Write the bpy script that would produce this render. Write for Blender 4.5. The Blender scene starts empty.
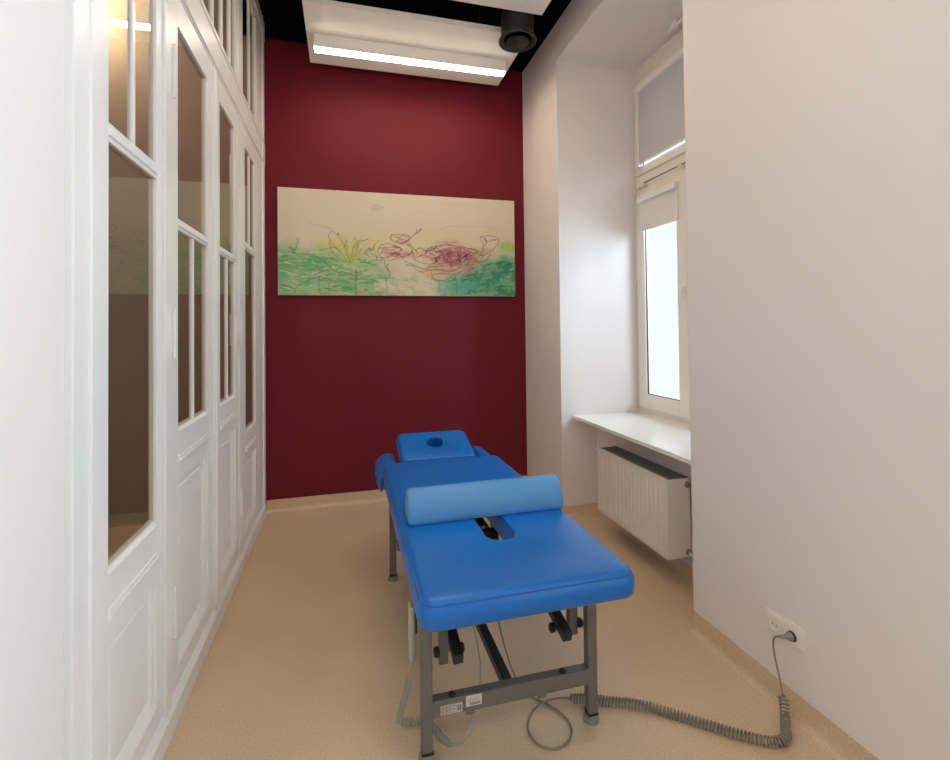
import bpy, bmesh, math, random
import numpy as np
from mathutils import Vector, Matrix
SC = bpy.context.scene
COL = SC.collection
PI = math.pi

# ------------------------------------------------------------------ camera
cam_d = bpy.data.cameras.new('camera')
cam_d.sensor_fit = 'HORIZONTAL'; cam_d.sensor_width = 36.0
cam_d.lens = 482.787 / 950 * 36.0
cam_d.shift_y = -(380 - 319.65) / 950
cam_d.clip_start = 0.02
cam = bpy.data.objects.new('camera', cam_d); COL.objects.link(cam)
F = Vector((0.25830148, 0.96592346, 0.01649925)); R = Vector((0.9660421, -0.25814192, -0.01119824)); U = R.cross(F)
M4 = Matrix.Identity(4)
for i in range(3):
    M4[i][0] = R[i]; M4[i][1] = U[i]; M4[i][2] = -F[i]
M4.translation = (0, 0, 1.5)
cam.matrix_world = M4
SC.camera = cam

# ------------------------------------------------------------------ world, daylight, exposure
world = bpy.data.worlds.new('world'); SC.world = world; world.use_nodes = True
bg = world.node_tree.nodes['Background']
bg.inputs['Color'].default_value = (0.72, 0.86, 1.0, 1)
bg.inputs['Strength'].default_value = 1.0
SC.view_settings.view_transform = 'Standard'; SC.view_settings.look = 'None'
SC.view_settings.gamma = 1; SC.view_settings.use_curve_mapping = False
SC.view_settings.exposure = 0.54
SC.cycles.use_denoising = True
SC.cycles.max_bounces = 10; SC.cycles.diffuse_bounces = 6; SC.cycles.transparent_max_bounces = 12

def area(name, loc, rot, sx, sy, power=0, color=(1, 1, 1), portal=False):
    l = bpy.data.lights.new(name, 'AREA'); l.shape = 'RECTANGLE'; l.size = sx; l.size_y = sy
    l.energy = power; l.color = color; l.cycles.is_portal = portal
    o = bpy.data.objects.new(name, l); COL.objects.link(o); o.location = loc; o.rotation_euler = rot
    return o
area('daylight_courtyard', (3.8, 2.5, 3.3), (0, math.radians(112), 0), 3.0, 3.2, 170, (0.58, 0.80, 1.0))
area('daylight_courtyard', (3.8, -0.7, 3.3), (0, math.radians(112), 0), 3.0, 3.2, 480, (0.56, 0.79, 1.0))  # area light added as daylight outside the unseen second window

# ------------------------------------------------------------------ materials
def srgb(r, g, b):
    f = lambda c: (c / 255 / 12.92) if c / 255 <= 0.04045 else ((c / 255 + 0.055) / 1.055) ** 2.4
    return (f(r), f(g), f(b), 1)
def mat(name, col, rough=0.5, metal=0.0, bump=0.0, bscale=40, var=0.0, vscale=6, spec=0.5, coat=0.0):
    m = bpy.data.materials.new(name); m.use_nodes = True
    nt = m.node_tree; n = nt.nodes; L = nt.links; b = n['Principled BSDF']
    b.inputs['Base Color'].default_value = col; b.inputs['Roughness'].default_value = rough
    b.inputs['Metallic'].default_value = metal; b.inputs['Specular IOR Level'].default_value = spec
    b.inputs['Coat Weight'].default_value = coat
    tc = n.new('ShaderNodeTexCoord')
    if var:
        nz = n.new('ShaderNodeTexNoise'); nz.inputs['Scale'].default_value = vscale; nz.inputs['Detail'].default_value = 5
        L.new(tc.outputs['Object'], nz.inputs['Vector'])
        mx = n.new('ShaderNodeMix'); mx.data_type = 'RGBA'
        mx.inputs['A'].default_value = tuple(c * (1 - var) for c in col[:3]) + (1,)
        mx.inputs['B'].default_value = tuple(min(1, c * (1 + var)) for c in col[:3]) + (1,)
        L.new(nz.outputs['Fac'], mx.inputs['Factor']); L.new(mx.outputs['Result'], b.inputs['Base Color'])
    if bump:
        nz = n.new('ShaderNodeTexNoise'); nz.inputs['Scale'].default_value = bscale; nz.inputs['Detail'].default_value = 6
        L.new(tc.outputs['Object'], nz.inputs['Vector'])
        bp = n.new('ShaderNodeBump'); bp.inputs['Strength'].default_value = bump; bp.inputs['Distance'].default_value = 0.004
        L.new(nz.outputs['Fac'], bp.inputs['Height']); L.new(bp.outputs['Normal'], b.inputs['Normal'])
    return m
def emit(name, col, s):
    m = bpy.data.materials.new(name); m.use_nodes = True; nt = m.node_tree
    nt.nodes.clear(); e = nt.nodes.new('ShaderNodeEmission'); o = nt.nodes.new('ShaderNodeOutputMaterial')
    e.inputs['Color'].default_value = col; e.inputs['Strength'].default_value = s
    nt.links.new(e.outputs[0], o.inputs[0]); return m
def glass(name, ior=1.5, tint=(1, 1, 1, 1)):
    m = bpy.data.materials.new(name); m.use_nodes = True; nt = m.node_tree; n = nt.nodes; n.clear()
    t = n.new('ShaderNodeBsdfTransparent'); g = n.new('ShaderNodeBsdfGlossy'); f = n.new('ShaderNodeFresnel')
    x = n.new('ShaderNodeMixShader'); o = n.new('ShaderNodeOutputMaterial')
    t.inputs['Color'].default_value = tint; g.inputs['Roughness'].default_value = 0.0; f.inputs['IOR'].default_value = ior
    ge = n.new('ShaderNodeNewGeometry'); iv = n.new('ShaderNodeMath'); iv.operation = 'SUBTRACT'; iv.inputs[0].default_value = 1.0
    mu = n.new('ShaderNodeMath'); mu.operation = 'MULTIPLY'
    nt.links.new(ge.outputs['Backfacing'], iv.inputs[1]); nt.links.new(f.outputs[0], mu.inputs[0]); nt.links.new(iv.outputs[0], mu.inputs[1])
    nt.links.new(mu.outputs[0], x.inputs[0]); nt.links.new(t.outputs[0], x.inputs[1]); nt.links.new(g.outputs[0], x.inputs[2])
    nt.links.new(x.outputs[0], o.inputs[0]); return m

def floor_mat():
    m = mat('beige speckled vinyl', srgb(206, 178, 142), 0.34, spec=0.5)
    nt = m.node_tree; n = nt.nodes; L = nt.links; b = n['Principled BSDF']
    tc = n.new('ShaderNodeTexCoord')
    nz = n.new('ShaderNodeTexNoise'); nz.inputs['Scale'].default_value = 160; nz.inputs['Detail'].default_value = 3
    n2 = n.new('ShaderNodeTexNoise'); n2.inputs['Scale'].default_value = 1.7; n2.inputs['Detail'].default_value = 4
    L.new(tc.outputs['Object'], nz.inputs['Vector']); L.new(tc.outputs['Object'], n2.inputs['Vector'])
    r = n.new('ShaderNodeValToRGB'); r.color_ramp.elements[0].position = 0.3; r.color_ramp.elements[1].position = 0.7
    r.color_ramp.elements[0].color = srgb(206, 178, 144); r.color_ramp.elements[1].color = srgb(230, 205, 172)
    L.new(nz.outputs['Fac'], r.inputs['Fac'])
    mx = n.new('ShaderNodeMix'); mx.data_type = 'RGBA'; mx.blend_type = 'MULTIPLY'; mx.inputs['Factor'].default_value = 0.35
    r2 = n.new('ShaderNodeValToRGB'); r2.color_ramp.elements[0].position = 0.35; r2.color_ramp.elements[1].position = 0.65
    r2.color_ramp.elements[0].color = (0.78, 0.76, 0.74, 1); r2.color_ramp.elements[1].color = (1, 1, 1, 1)
    L.new(n2.outputs['Fac'], r2.inputs['Fac'])
    L.new(r.outputs['Color'], mx.inputs['A']); L.new(r2.outputs['Color'], mx.inputs['B'])
    L.new(mx.outputs['Result'], b.inputs['Base Color'])
    return m
M_FLOOR = floor_mat()
M_WALL = mat('white wall paint', srgb(234, 225, 219), 0.6, bump=0.12, bscale=90, spec=0.3)
M_RED = mat('burgundy wall paint', srgb(112, 23, 36), 0.6, bump=0.1, bscale=90, spec=0.25)
M_BLACK = mat('black ceiling paint', srgb(16, 15, 15), 0.8, spec=0.1)
M_WOOD = mat('white gloss wood paint', srgb(238, 235, 230), 0.32, bump=0.05, bscale=14, spec=0.5)
M_PANEL = mat('white ceiling panel', srgb(236, 232, 226), 0.6)
M_PVC = mat('white window plastic', srgb(236, 226, 212), 0.3)
M_SILL = mat('white stone sill', srgb(240, 236, 228), 0.12)
M_RAD = mat('white enamelled radiator', srgb(232, 224, 212), 0.35)
M_GRILLE = mat('grey radiator grille metal', srgb(120, 116, 112), 0.5, metal=0.2)  # darker grey for the grille and fins
M_CHROME = mat('dull chrome', srgb(150, 148, 144), 0.3, metal=1)
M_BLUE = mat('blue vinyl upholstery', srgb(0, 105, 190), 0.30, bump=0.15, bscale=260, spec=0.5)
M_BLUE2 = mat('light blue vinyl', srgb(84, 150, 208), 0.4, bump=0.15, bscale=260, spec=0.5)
M_SEAM = mat('dark blue seam thread', srgb(6, 60, 130), 0.5)
M_STEEL = mat('grey powder coated steel', srgb(112, 108, 102), 0.42, metal=0.15)
M_STEELD = mat('black powder coated steel', srgb(44, 44, 46), 0.45, metal=0.2)
M_RUB = mat('black rubber', srgb(18, 18, 19), 0.6)
M_FOOTM = mat('translucent grey rubber foot', srgb(150, 142, 126), 0.5)
M_CORD = mat('grey cable', srgb(140, 132, 118), 0.5)
M_CORDL = mat('light grey cable', srgb(176, 172, 158), 0.5)
M_HAND = mat('light grey plastic', srgb(176, 174, 160), 0.4)
M_SOCK = mat('white socket plastic', srgb(238, 228, 216), 0.3)
M_DARK = mat('dark recess', srgb(60, 50, 42), 0.6)
M_LABEL = mat('silver rating sticker', srgb(188, 180, 164), 0.5)
M_LABELW = mat('white sticker', srgb(214, 206, 196), 0.5)
M_INK = mat('faded printing ink', srgb(90, 84, 84), 0.7)
M_BACK = mat('taupe wall paint', srgb(170, 160, 152), 0.7)
M_STUCCO = mat('pale facade render', srgb(244, 238, 234), 0.9, bump=1.0, bscale=7, var=0.07, vscale=2.5)
M_BLIND = mat('white blind fabric', srgb(226, 218, 210), 0.8)
M_BLINDG = mat('grey blind fabric', srgb(198, 196, 198), 0.8)
M_GLASS = glass('clear pane', 1.45)
M_GLASSP = glass('partition pane', 1.6, (0.86, 0.84, 0.80, 1))
M_TUBE = emit('lit lamp diffuser', (1.0, 0.85, 0.68, 1), 19.0)
M_RUST = mat('brown rust', srgb(110, 78, 58), 0.7)
M_LAMPB = mat('white lamp housing', srgb(238, 232, 226), 0.4)

# ------------------------------------------------------------------ mesh helpers
class MB:
    def __init__(s): s.v = []; s.f = []; s.sm = []
    def add(s, vs, fs, smooth=False):
        o = len(s.v); s.v += [tuple(v) for v in vs]; s.f += [tuple(i + o for i in f) for f in fs]; s.sm += [smooth] * len(fs)
        return s
    def box(s, x0, x1, y0, y1, z0, z1, bev=0.0, mtx=None):
        if bev <= 0:
            vs = [(x, y, z) for x in (x0, x1) for y in (y0, y1) for z in (z0, z1)]
            fs = [(0, 1, 3, 2), (4, 6, 7, 5), (0, 4, 5, 1), (2, 3, 7, 6), (0, 2, 6, 4), (1, 5, 7, 3)]
            if mtx: vs = [mtx @ Vector(v) for v in vs]
            return s.add(vs, fs)
        bm = bmesh.new(); bmesh.ops.create_cube(bm, size=1)
        for v in bm.verts:
            v.co = Vector(((x0 + x1) / 2 + v.co.x * (x1 - x0), (y0 + y1) / 2 + v.co.y * (y1 - y0), (z0 + z1) / 2 + v.co.z * (z1 - z0)))
        bmesh.ops.bevel(bm, geom=bm.edges[:] , offset=bev, segments=2 if bev < 0.02 else 5, affect='EDGES', profile=0.5)
        bm.verts.ensure_lookup_table()
        vs = [v.co.copy() for v in bm.verts]
        if mtx: vs = [mtx @ v for v in vs]
        fs = [[v.index for v in f.verts] for f in bm.faces]
        bm.free(); return s.add(vs, fs, bev >= 0.012)
    def tube(s, pts, r, n=8, closed=False, caps=True):
        pts = [Vector(p) for p in pts]; k = len(pts); rings = []
        up = Vector((0, 0, 1)); t0 = (pts[1] - pts[0]).normalized()
        if abs(t0.dot(up)) > 0.9: up = Vector((1, 0, 0))
        nrm = (up - t0 * up.dot(t0)).normalized(); vs = []
        for i, p in enumerate(pts):
            t = (pts[min(i + 1, k - 1)] - pts[max(i - 1, 0)]).normalized()
            nrm = (nrm - t * nrm.dot(t)).normalized(); b = t.cross(nrm)
            for j in range(n):
                a = 2 * PI * j / n; vs.append(p + (nrm * math.cos(a) + b * math.sin(a)) * (r[i] if isinstance(r, (list, tuple)) else r))
        fs = [(i * n + j, i * n + (j + 1) % n, (i + 1) * n + (j + 1) % n, (i + 1) * n + j) for i in range(k - 1) for j in range(n)]
        if caps: fs += [tuple(range(n))[::-1], tuple((k - 1) * n + j for j in range(n))]
        return s.add(vs, fs, True)
    def cyl(s, a, b, r, r2=None, n=24):
        return s.tube([a, b], [r, r if r2 is None else r2], n)
    def lathe(s, origin, axis, prof, n=32):
        ax = Vector(axis).normalized(); u = ax.orthogonal().normalized(); w = ax.cross(u); o = Vector(origin); vs = []
        for (r, h) in prof:
            for j in range(n):
                a = 2 * PI * j / n; vs.append(o + ax * h + (u * math.cos(a) + w * math.sin(a)) * r)
        k = len(prof)
        fs = [(i * n + j, i * n + (j + 1) % n, (i + 1) * n + (j + 1) % n, (i + 1) * n + j) for i in range(k - 1) for j in range(n)]
        return s.add(vs, fs, True)
    def prism_x(s, poly, x0, x1, smooth=False):   # poly in (y,z)
        n = len(poly); vs = [(x0, y, z) for y, z in poly] + [(x1, y, z) for y, z in poly]
        return s.add(vs, [tuple(range(n)), tuple(range(2 * n - 1, n - 1, -1))] + [(i, i + n, (i + 1) % n + n, (i + 1) % n) for i in range(n)], smooth)
    def prism_y(s, poly, y0, y1, smooth=False):   # poly in (x,z)
        n = len(poly); vs = [(x, y0, z) for x, z in poly] + [(x, y1, z) for x, z in poly]
        return s.add(vs, [tuple(range(n)), tuple(range(2 * n - 1, n - 1, -1))] + [(i, i + n, (i + 1) % n + n, (i + 1) % n) for i in range(n)], smooth)
    def prism_z(s, poly, z0, z1, smooth=False):
        n = len(poly); vs = [(x, y, z0) for x, y in poly] + [(x, y, z1) for x, y in poly]
        return s.add(vs, [tuple(range(n)), tuple(range(2 * n - 1, n - 1, -1))] + [(i, i + n, (i + 1) % n + n, (i + 1) % n) for i in range(n)], smooth)
    def bar(s, a, b, w, h, bev=0.002, upv=(0, 0, 1)):  # rectangular tube between points
        a = Vector(a); b = Vector(b); d = b - a; y = d.normalized(); x = y.cross(Vector(upv)).normalized(); z = x.cross(y)
        m = Matrix((x, y, z)).transposed().to_4x4(); m.translation = a
        return s.box(-w / 2, w / 2, 0, d.length, -h / 2, h / 2, bev, m)
def world_loc(o):
    l = Vector(o.location)
    while o.parent: o = o.parent; l += Vector(o.location)
    return l
def obj(name, mb, m, parent=None, loc=None):
    """link one mesh; vertices of mb are in world space, the object's origin at loc"""
    me = bpy.data.meshes.new(name)
    base = Vector(loc) if loc is not None else (world_loc(parent) if parent else Vector((0, 0, 0)))
    me.from_pydata([Vector(v) - base for v in mb.v], [], mb.f)
    bm = bmesh.new(); bm.from_mesh(me); bmesh.ops.recalc_face_normals(bm, faces=bm.faces); bm.to_mesh(me); bm.free()
    if len(mb.sm) == len(me.polygons): me.polygons.foreach_set('use_smooth', mb.sm)
    if any(mb.sm):
        try: me.set_sharp_from_angle(angle=math.radians(50))
        except Exception: pass
    me.materials.append(m)
    o = bpy.data.objects.new(name, me); COL.objects.link(o)
    if parent: o.parent = parent; o.location = base - world_loc(parent)
    else: o.location = base
    return o
def tag(o, label=None, cat=None, group=None, kind=None):
    for k, v in (('label', label), ('category', cat), ('group', group), ('kind', kind)):
        if v: o[k] = v
    return o
def thing(name, label, cat, loc=(0, 0, 0), group=None):
    o = bpy.data.objects.new(name, None); COL.objects.link(o); o.location = loc; o.empty_display_size = 0.1
    return tag(o, label, cat, group)
def struct(name, mb, m, label=None, parent=None):
    o = obj(name, mb, m, parent)
    if not parent: o['kind'] = 'structure'
    if label: o['label'] = label
    return o
def sroot(name, loc, label):
    o = bpy.data.objects.new(name, None); COL.objects.link(o); o.location = loc; o['kind'] = 'structure'; o['label'] = label; return o
def smooth_path(ctrl, n=200):
    P = [Vector(c) for c in ctrl]; P = [P[0] * 2 - P[1]] + P + [P[-1] * 2 - P[-2]]; out = []
    seg = len(P) - 3; per = max(2, n // seg)
    for i in range(seg):
        a, b, c, d = P[i:i + 4]
        for k in range(per):
            t = k / per
            out.append(0.5 * ((2 * b) + (c - a) * t + (2 * a - 5 * b + 4 * c - d) * t * t + (3 * b - a - 3 * c + d) * t ** 3))
    out.append(P[-2].copy()); return out
def resample(pts, step):
    out = [pts[0].copy()]; acc = 0.0
    for a, b in zip(pts, pts[1:]):
        d = (b - a).length
        while acc + d >= step:
            t = (step - acc) / d; a = a.lerp(b, t); out.append(a.copy()); d = (b - a).length; acc = 0.0
        acc += d
    return out
def coil(path, R_, pitch, r, per=12, n=5, grow=0.02):
    pts = resample(path, pitch / per); out = []; L = len(pts)
    nrm = Vector((0, 0, 1))
    for i, p in enumerate(pts):
        t = (pts[min(i + 1, L - 1)] - pts[max(i - 1, 0)]).normalized()
        nrm = (nrm - t * nrm.dot(t)).normalized(); b = t.cross(nrm)
        k = min(1, i / (per * 1.0), (L - 1 - i) / (per * 1.0))
        a = 2 * PI * i / per
        out.append(p + (nrm * math.cos(a) + b * math.sin(a)) * R_ * k)
    return out

# ------------------------------------------------------------------ room constants
XL, XR, YB, ZP, ZC = -0.64, 1.649, 4.314, 3.943, 4.30
YF = -2.6
YN0, YN1, XW, ZN = 2.05, 3.540, 2.355, 3.645
WB0, WB1 = -1.35, 0.25     # second niche, added unseen beside the camera     # window niche
CB = 0.096

# floor (also under the window niche) and the neighbouring room behind the partition
struct('floor', MB().box(-3.2, 2.0, YF - 0.2, YB + 0.15, -0.10, 0), M_FLOOR, 'beige speckled vinyl floor')
# back wall: burgundy up to ZP, black above
wb = struct('wall_back', MB().box(XL - 0.03, 2.6, YB, YB + 0.15, 0, ZP), M_RED, 'burgundy end wall with the flower painting')
struct('wall_back_upper', MB().box(XL - 0.2, 2.6, YB, YB + 0.15, ZP, ZC), M_BLACK, 'black painted strip above the burgundy wall')
struct('ceiling', MB().box(-3.2, 2.6, YF - 0.2, YB + 0.15, ZC, ZC + 0.1), M_BLACK, 'black painted ceiling')
# right wall
w = MB()
w.box(XR, 2.44, YF, WB0, 0, ZP).box(XR, 2.44, WB1, YN0, 0, ZP)
w.box(XR, 2.44, WB0, WB1, 0, 0.765).box(XR, 2.44, WB0, WB1, ZN, ZP)
w.box(XR, 2.44, YN1, YB, 0, ZP)
w.box(XR, 2.44, YN0, YN1, ZN, ZP)
struct('wall_right', w, M_WALL, 'white wall with the deep window niche')
struct('wall_parapet', MB().box(1.957, XW, YN0, YN1, 0, 0.762), M_WALL, 'white parapet behind the radiator')
struct('wall_right_upper', MB().box(XR, 2.6, YF, YB, ZP, ZC), M_BLACK, 'black painted strip above the white wall')
# left wall near the camera
struct('wall_left', MB().box(-0.80, -0.615, YF, 1.297, 0, ZP, 0.004), M_WALL, 'white wall left of the glazed partition')
struct('wall_left_upper', MB().box(-0.80, -0.70, YF, YB, 4.065, ZC).box(-0.80, -0.615, YF, 1.297, ZP, 4.065), M_BLACK, 'black painted strip above the partition')
# wall behind the camera; unseen second window niche, added to light the room
struct('wall_front', MB().box(-0.8, 2.6, YF - 0.2, YF, 0, ZC), M_WALL, 'white wall behind the camera')
win2 = sroot('added_window', (XW, -0.55, 0.8), 'unseen second window added beside the camera for its light')
f = MB(); y0_, y1_ = WB0, WB1
f.box(XW, XW + 0.07, y0_, y0_ + 0.10, 0.785, ZN).box(XW, XW + 0.07, y1_ - 0.10, y1_, 0.785, ZN).box(XW, XW + 0.07, y0_ + 0.1, y1_ - 0.1, 0.785, 0.90)
f.box(XW, XW + 0.07, y0_ + 0.1, y1_ - 0.1, 3.50, ZN).box(XW, XW + 0.07, y0_ + 0.1, y1_ - 0.1, 2.60, 2.72).box(XW, XW + 0.07, -0.60, -0.50, 0.90, 3.5)
obj('window_frame', f, M_PVC, win2)
obj('glass_pane', MB().box(XW + 0.03, XW + 0.034, y0_ + 0.1, y1_ - 0.1, 0.90, 3.50), M_GLASS, win2)
obj('window_sill', MB().box(1.70, XW + 0.02, y0_, y1_, 0.765, 0.79, 0.004), M_SILL, win2)
# neighbouring room seen through the partition panes
w = MB()
w.box(-3.2, -3.05, 0.0, YB, 0, ZC).box(-3.2, -0.67, YB, YB + 0.15, 0, ZC).box(-3.2, -0.80, -0.15, 0, 0, ZC)
struct('wall_neighbour', w, M_BACK, 'taupe walls of the room behind the partition')

# coved skirting in the floor's vinyl
def cove(name, axis, at_, a0, a1, sgn, CB=CB):
    prof = [(0, 0), (0.030, 0.0), (0.020, 0.003), (0.011, 0.009), (0.006, 0.0195), (0.004, 0.030), (0.004, CB), (0, CB)]
    mb = MB()
    if axis == 'y': mb.prism_x([(at_ - d, z) for d, z in prof], a0, a1, True)
    else: mb.prism_y([(at_ - sgn * d, z) for d, z in prof], a0, a1, True)
    struct(name, mb, M_FLOOR, 'coved beige vinyl skirting')
cove('baseboard_back', 'y', YB, XL, XR, 1)
cove('baseboard_right', 'x', XR, YF, YN0, 1)
cove('baseboard_right_far', 'x', XR, YN1, YB, 1, 0.085)
cove('baseboard_niche', 'x', 1.957, YN0, YN1, 1, 0.075)
cove('baseboard_niche_end', 'y', YN1, XR, 1.957, 1, 0.075)

# ------------------------------------------------------------------ glazed partition on the left
PX = XL           # front plane of posts
def post(mb, y0, y1, z0, z1, x=PX, d=0.032, bev=0.004):
    mb.box(x - d, x, y0, y1, z0, z1, bev)
T0, T1 = 2.863, 3.058
fr = MB()
post(fr, 1.385, 1.50, 0, 4.06)                 # casing, stepped
post(fr, 1.297, 1.40, 0, 4.06, x=PX - 0.020, d=0.08)
post(fr, 1.46, 1.475, 0, 4.06, x=PX + 0.006, d=0.02)
post(fr, 1.995, 2.060, 0, 4.06, x=PX + 0.004)
post(fr, 3.285, 3.41, 0, 4.06)
post(fr, 3.965, YB, 0, 4.06, x=PX - 0.005)
post(fr, 4.10, YB, 0, 4.06, x=PX - 0.02 + 0.004, d=0.03)
post(fr, 4.18, 4.22, 0, 4.06, x=PX + 0.004, d=0.02)
fr.box(PX - 0.045, PX - 0.002, 1.42, YB, T0 - 0.012, T1 - 0.008, 0.004)    # transom beam
fr.box(PX - 0.02, PX + 0.006, 1.42, YB - 0.09, T0 - 0.002, T0 + 0.030, 0.004)
fr.box(PX - 0.02, PX + 0.004, 1.42, YB - 0.09, T1 - 0.04, T1 - 0.012, 0.004)
fr.box(PX - 0.045, PX - 0.001, 1.42, YB, 3.90, 4.06, 0.004)                # head
fr.box(PX - 0.02, PX + 0.008, 1.42, YB - 0.09, 3.93, 3.95, 0.003)
fr.box(PX - 0.045, PX + 0.012, 1.42, YB - 0.09, 0, 0.089, 0.003)                  # plinth
fr.add([(PX + 0.012, 1.577, 0.088), (PX + 0.012, 3.95, 0.088), (PX - 0.009, 3.95, 0.118), (PX - 0.009, 1.577, 0.118), (PX - 0.03, 1.577, 0.085), (PX - 0.03, 3.95, 0.085), (PX - 0.03, 3.95, 0.118), (PX - 0.03, 1.577, 0.118)],
       [(0, 1, 2, 3), (4, 7, 6, 5), (0, 4, 5, 1), (2, 6, 7, 3), (0, 3, 7, 4), (1, 5, 6, 2)])
fr.box(PX - 0.045, PX - 0.004, 1.50, 1.5765, 0.05, 4.0, 0.003)             # wide flat jamb of first side light
struct('trim_1', fr, M_WOOD, 'white painted frame of the glazed partition')

def leaf(name, y0, y1, gy0, gy1, zb, zr, zt, upper_two, label, rail_h=0.045):
    """one glazed leaf: stiles y0..gy0 and gy1..y1; glass gy0..gy1; glass bottom zb, rail top zr, glass top zt"""
    r = sroot(name, (PX, (y0 + y1) / 2, 0.08), label)
    X1, X0, XG = PX - 0.006, PX - 0.034, PX - 0.019
    m = MB()
    m.box(X0, X1, y0, gy0, 0.082, T0, 0.003).box(X0, X1, gy1, y1, 0.082, T0, 0.003)
    m.box(X0, X1 - 0.0005, gy0, gy1, zt, T0, 0.002)
    m.box(X0, X1 - 0.0005, gy0, gy1, zr - rail_h, zr, 0.003)                     # glazing rail
    m.box(X0, X1 + 0.006, gy0, gy1, zr - rail_h * 0.72, zr - rail_h * 0.30, 0.003)
    m.box(X0, X1 - 0.0005, gy0, gy1, zb - 0.19, zb, 0.002)                       # lock rail
    m.box(X0, X1 - 0.0005, gy0, gy1, 0.082, 0.19, 0.002)                         # bottom rail
    # sloped sills / mouldings (catch the light): glass sill, panel trims
    def slope_z(zlo, zhi, dlo, dhi, ya=gy0, yb=gy1):
        m.add([(X1 - dlo, ya, zlo), (X1 - dlo, yb, zlo), (X1 - dhi, yb, zhi), (X1 - dhi, ya, zhi), (X1 - 0.026, ya, zlo), (X1 - 0.026, yb, zlo), (X1 - 0.026, yb, zhi), (X1 - 0.026, ya, zhi)],
              [(0, 1, 2, 3), (4, 7, 6, 5), (0, 4, 5, 1), (2, 6, 7, 3), (0, 3, 7, 4), (1, 5, 6, 2)])
    slope_z(zb, zb + 0.020, 0.0, 0.020)
    slope_z(0.185, 0.232, 0.0, 0.022)
    pt = zb - 0.185
    slope_z(pt - 0.012, pt, 0.018, 0.0)
    bz = zb - 0.125
    m.box(X1 - 0.01, X1 + 0.008, gy0 - 0.004, gy1 + 0.004, bz, bz + 0.016, 0.003)   # beads on the lock rail
    m.box(X1 - 0.01, X1 + 0.004, gy0 - 0.002, gy1 + 0.002, bz + 0.016, bz + 0.030, 0.002)
    m.box(X1 - 0.03, X1 - 0.010, gy1 - 0.026, gy1, 0.20, pt - 0.002, 0.003)          # side moulding of the panel
    obj('door_frame', m, M_WOOD, r)
    p = MB().box(X0 + 0.002, X1 - 0.022, gy0 - 0.002, gy1 + 0.002, 0.19, pt, 0)
    p.box(X0 + 0.002, X1 - 0.016, gy0 + 0.055, gy1 - 0.055, 0.26, pt - 0.05, 0.004)
    obj('lower_panel', p, M_WOOD, r)
    gm = (gy0 + gy1) / 2
    def mun(z0, z1):
        obj('glazing_bar', MB().box(XG - 0.006, X1 - 0.003, gm - 0.012, gm + 0.010, z0, z1, 0.002), M_WOOD, r)
    def pane(ya, yb, z0, z1):
        obj('glass_pane', MB().box(XG - 0.002, XG + 0.002, ya, yb, z0, z1), M_GLASSP, r)
    if upper_two:
        mun(zr, zt); pane(gy0, gm - 0.012, zr, zt); pane(gm + 0.010, gy1, zr, zt); pane(gy0, gy1, zb, zr - rail_h)
    else:
        mun(zb + 0.01, zr - rail_h); pane(gy0, gy1, zr, zt); pane(gy0, gm - 0.012, zb, zr - rail_h); pane(gm + 0.010, gy1, zb, zr - rail_h)
    return r
l1 = leaf('door_1', 1.577 - 0.001, 1.992, 1.5772, 1.940, 0.82, 2.096, 2.729, True, 'nearest glazed side leaf of the white partition', 0.055)
l2 = leaf('door_2', 2.062, 2.690, 2.165, 2.590, 1.10, 1.952, 2.729, False, 'second white glazed leaf, left half of the double door')
l3 = leaf('door_3', 2.735, 3.255, 2.830, 3.190, 1.10, 1.952, 2.729, False, 'third white glazed leaf, right half of the double door')
l4 = leaf('door_4', 3.412, 3.962, 3.497, 3.866, 0.82, 2.096, 2.729, True, 'far glazed side leaf beside the burgundy wall', 0.055)
obj('meeting_strip', MB().box(PX - 0.03, PX + 0.004, 2.684, 2.742, 0.10, T0 - 0.02, 0.004).box(PX, PX + 0.009, 2.702, 2.722, 0.12, T0 - 0.03, 0.003), M_WOOD, l2)
def hinge(par, y, z0, z1, m=None):
    h = MB().cyl((PX + 0.012, y, z0), (PX + 0.012, y, z1), 0.006, n=12).box(PX - 0.008, PX + 0.008, y - 0.003, y + 0.003, z0 + 0.01, z1 - 0.01, 0.001)
    h.lathe((PX + 0.012, y, z1), (0, 0, 1), [(0.006, 0), (0.007, 0.003), (0.004, 0.008), (0, 0.010)], 12)
    o = obj('hinge', h, M_WOOD, par)
for a, b in ((0.35, 0.53), (1.40, 1.58), (2.39, 2.59)):
    hinge(l2, 2.062, a, b)
for a, b in ((0.355, 0.52), (1.41, 1.595), (2.39, 2.585)):
    hinge(l3, 3.262, a, b)
# fanlights above the beam
def fan(name, y0, y1, muns, label):
    r = sroot(name, (PX, (y0 + y1) / 2, T1), label)
    m = MB(); X1, X0 = PX - 0.006, PX - 0.036; z0, z1 = T1 - 0.014, 3.902
    m.box(X0, X1, y0, y0 + 0.02, z0, z1, 0.002).box(X0, X1, y1 - 0.045, y1, z0, z1, 0.002)
    m.box(X0, X1, y0, y1, z0, z0 + 0.016, 0.002).box(X0, X1, y0, y1, z1 - 0.04, z1, 0.002)
    obj('window_frame', m, M_WOOD, r)
    for c in muns: obj('glazing_bar', MB().box(X0 + 0.012, X1 - 0.002, c - 0.012, c + 0.010, z0 + 0.01, z1 - 0.03, 0.002), M_WOOD, r)
    es = [y0 + 0.02] + [c for c in muns] + [y1 - 0.045]
    for a, b in zip(es, es[1:]):
        obj('glass_pane', MB().box(PX - 0.022, PX - 0.018, a + (0.010 if a in muns else 0), b - (0.012 if b in muns else 0), z0 + 0.015, z1 - 0.038), M_GLASSP, r)
fan('window_3', 1.5772, 1.993, [1.79], 'fanlight above the nearest leaf')
fan('window_4', 2.062, 3.283, [2.335, 2.525, 2.715, 2.905, 3.095], 'wide fanlight above the double door')
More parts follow.
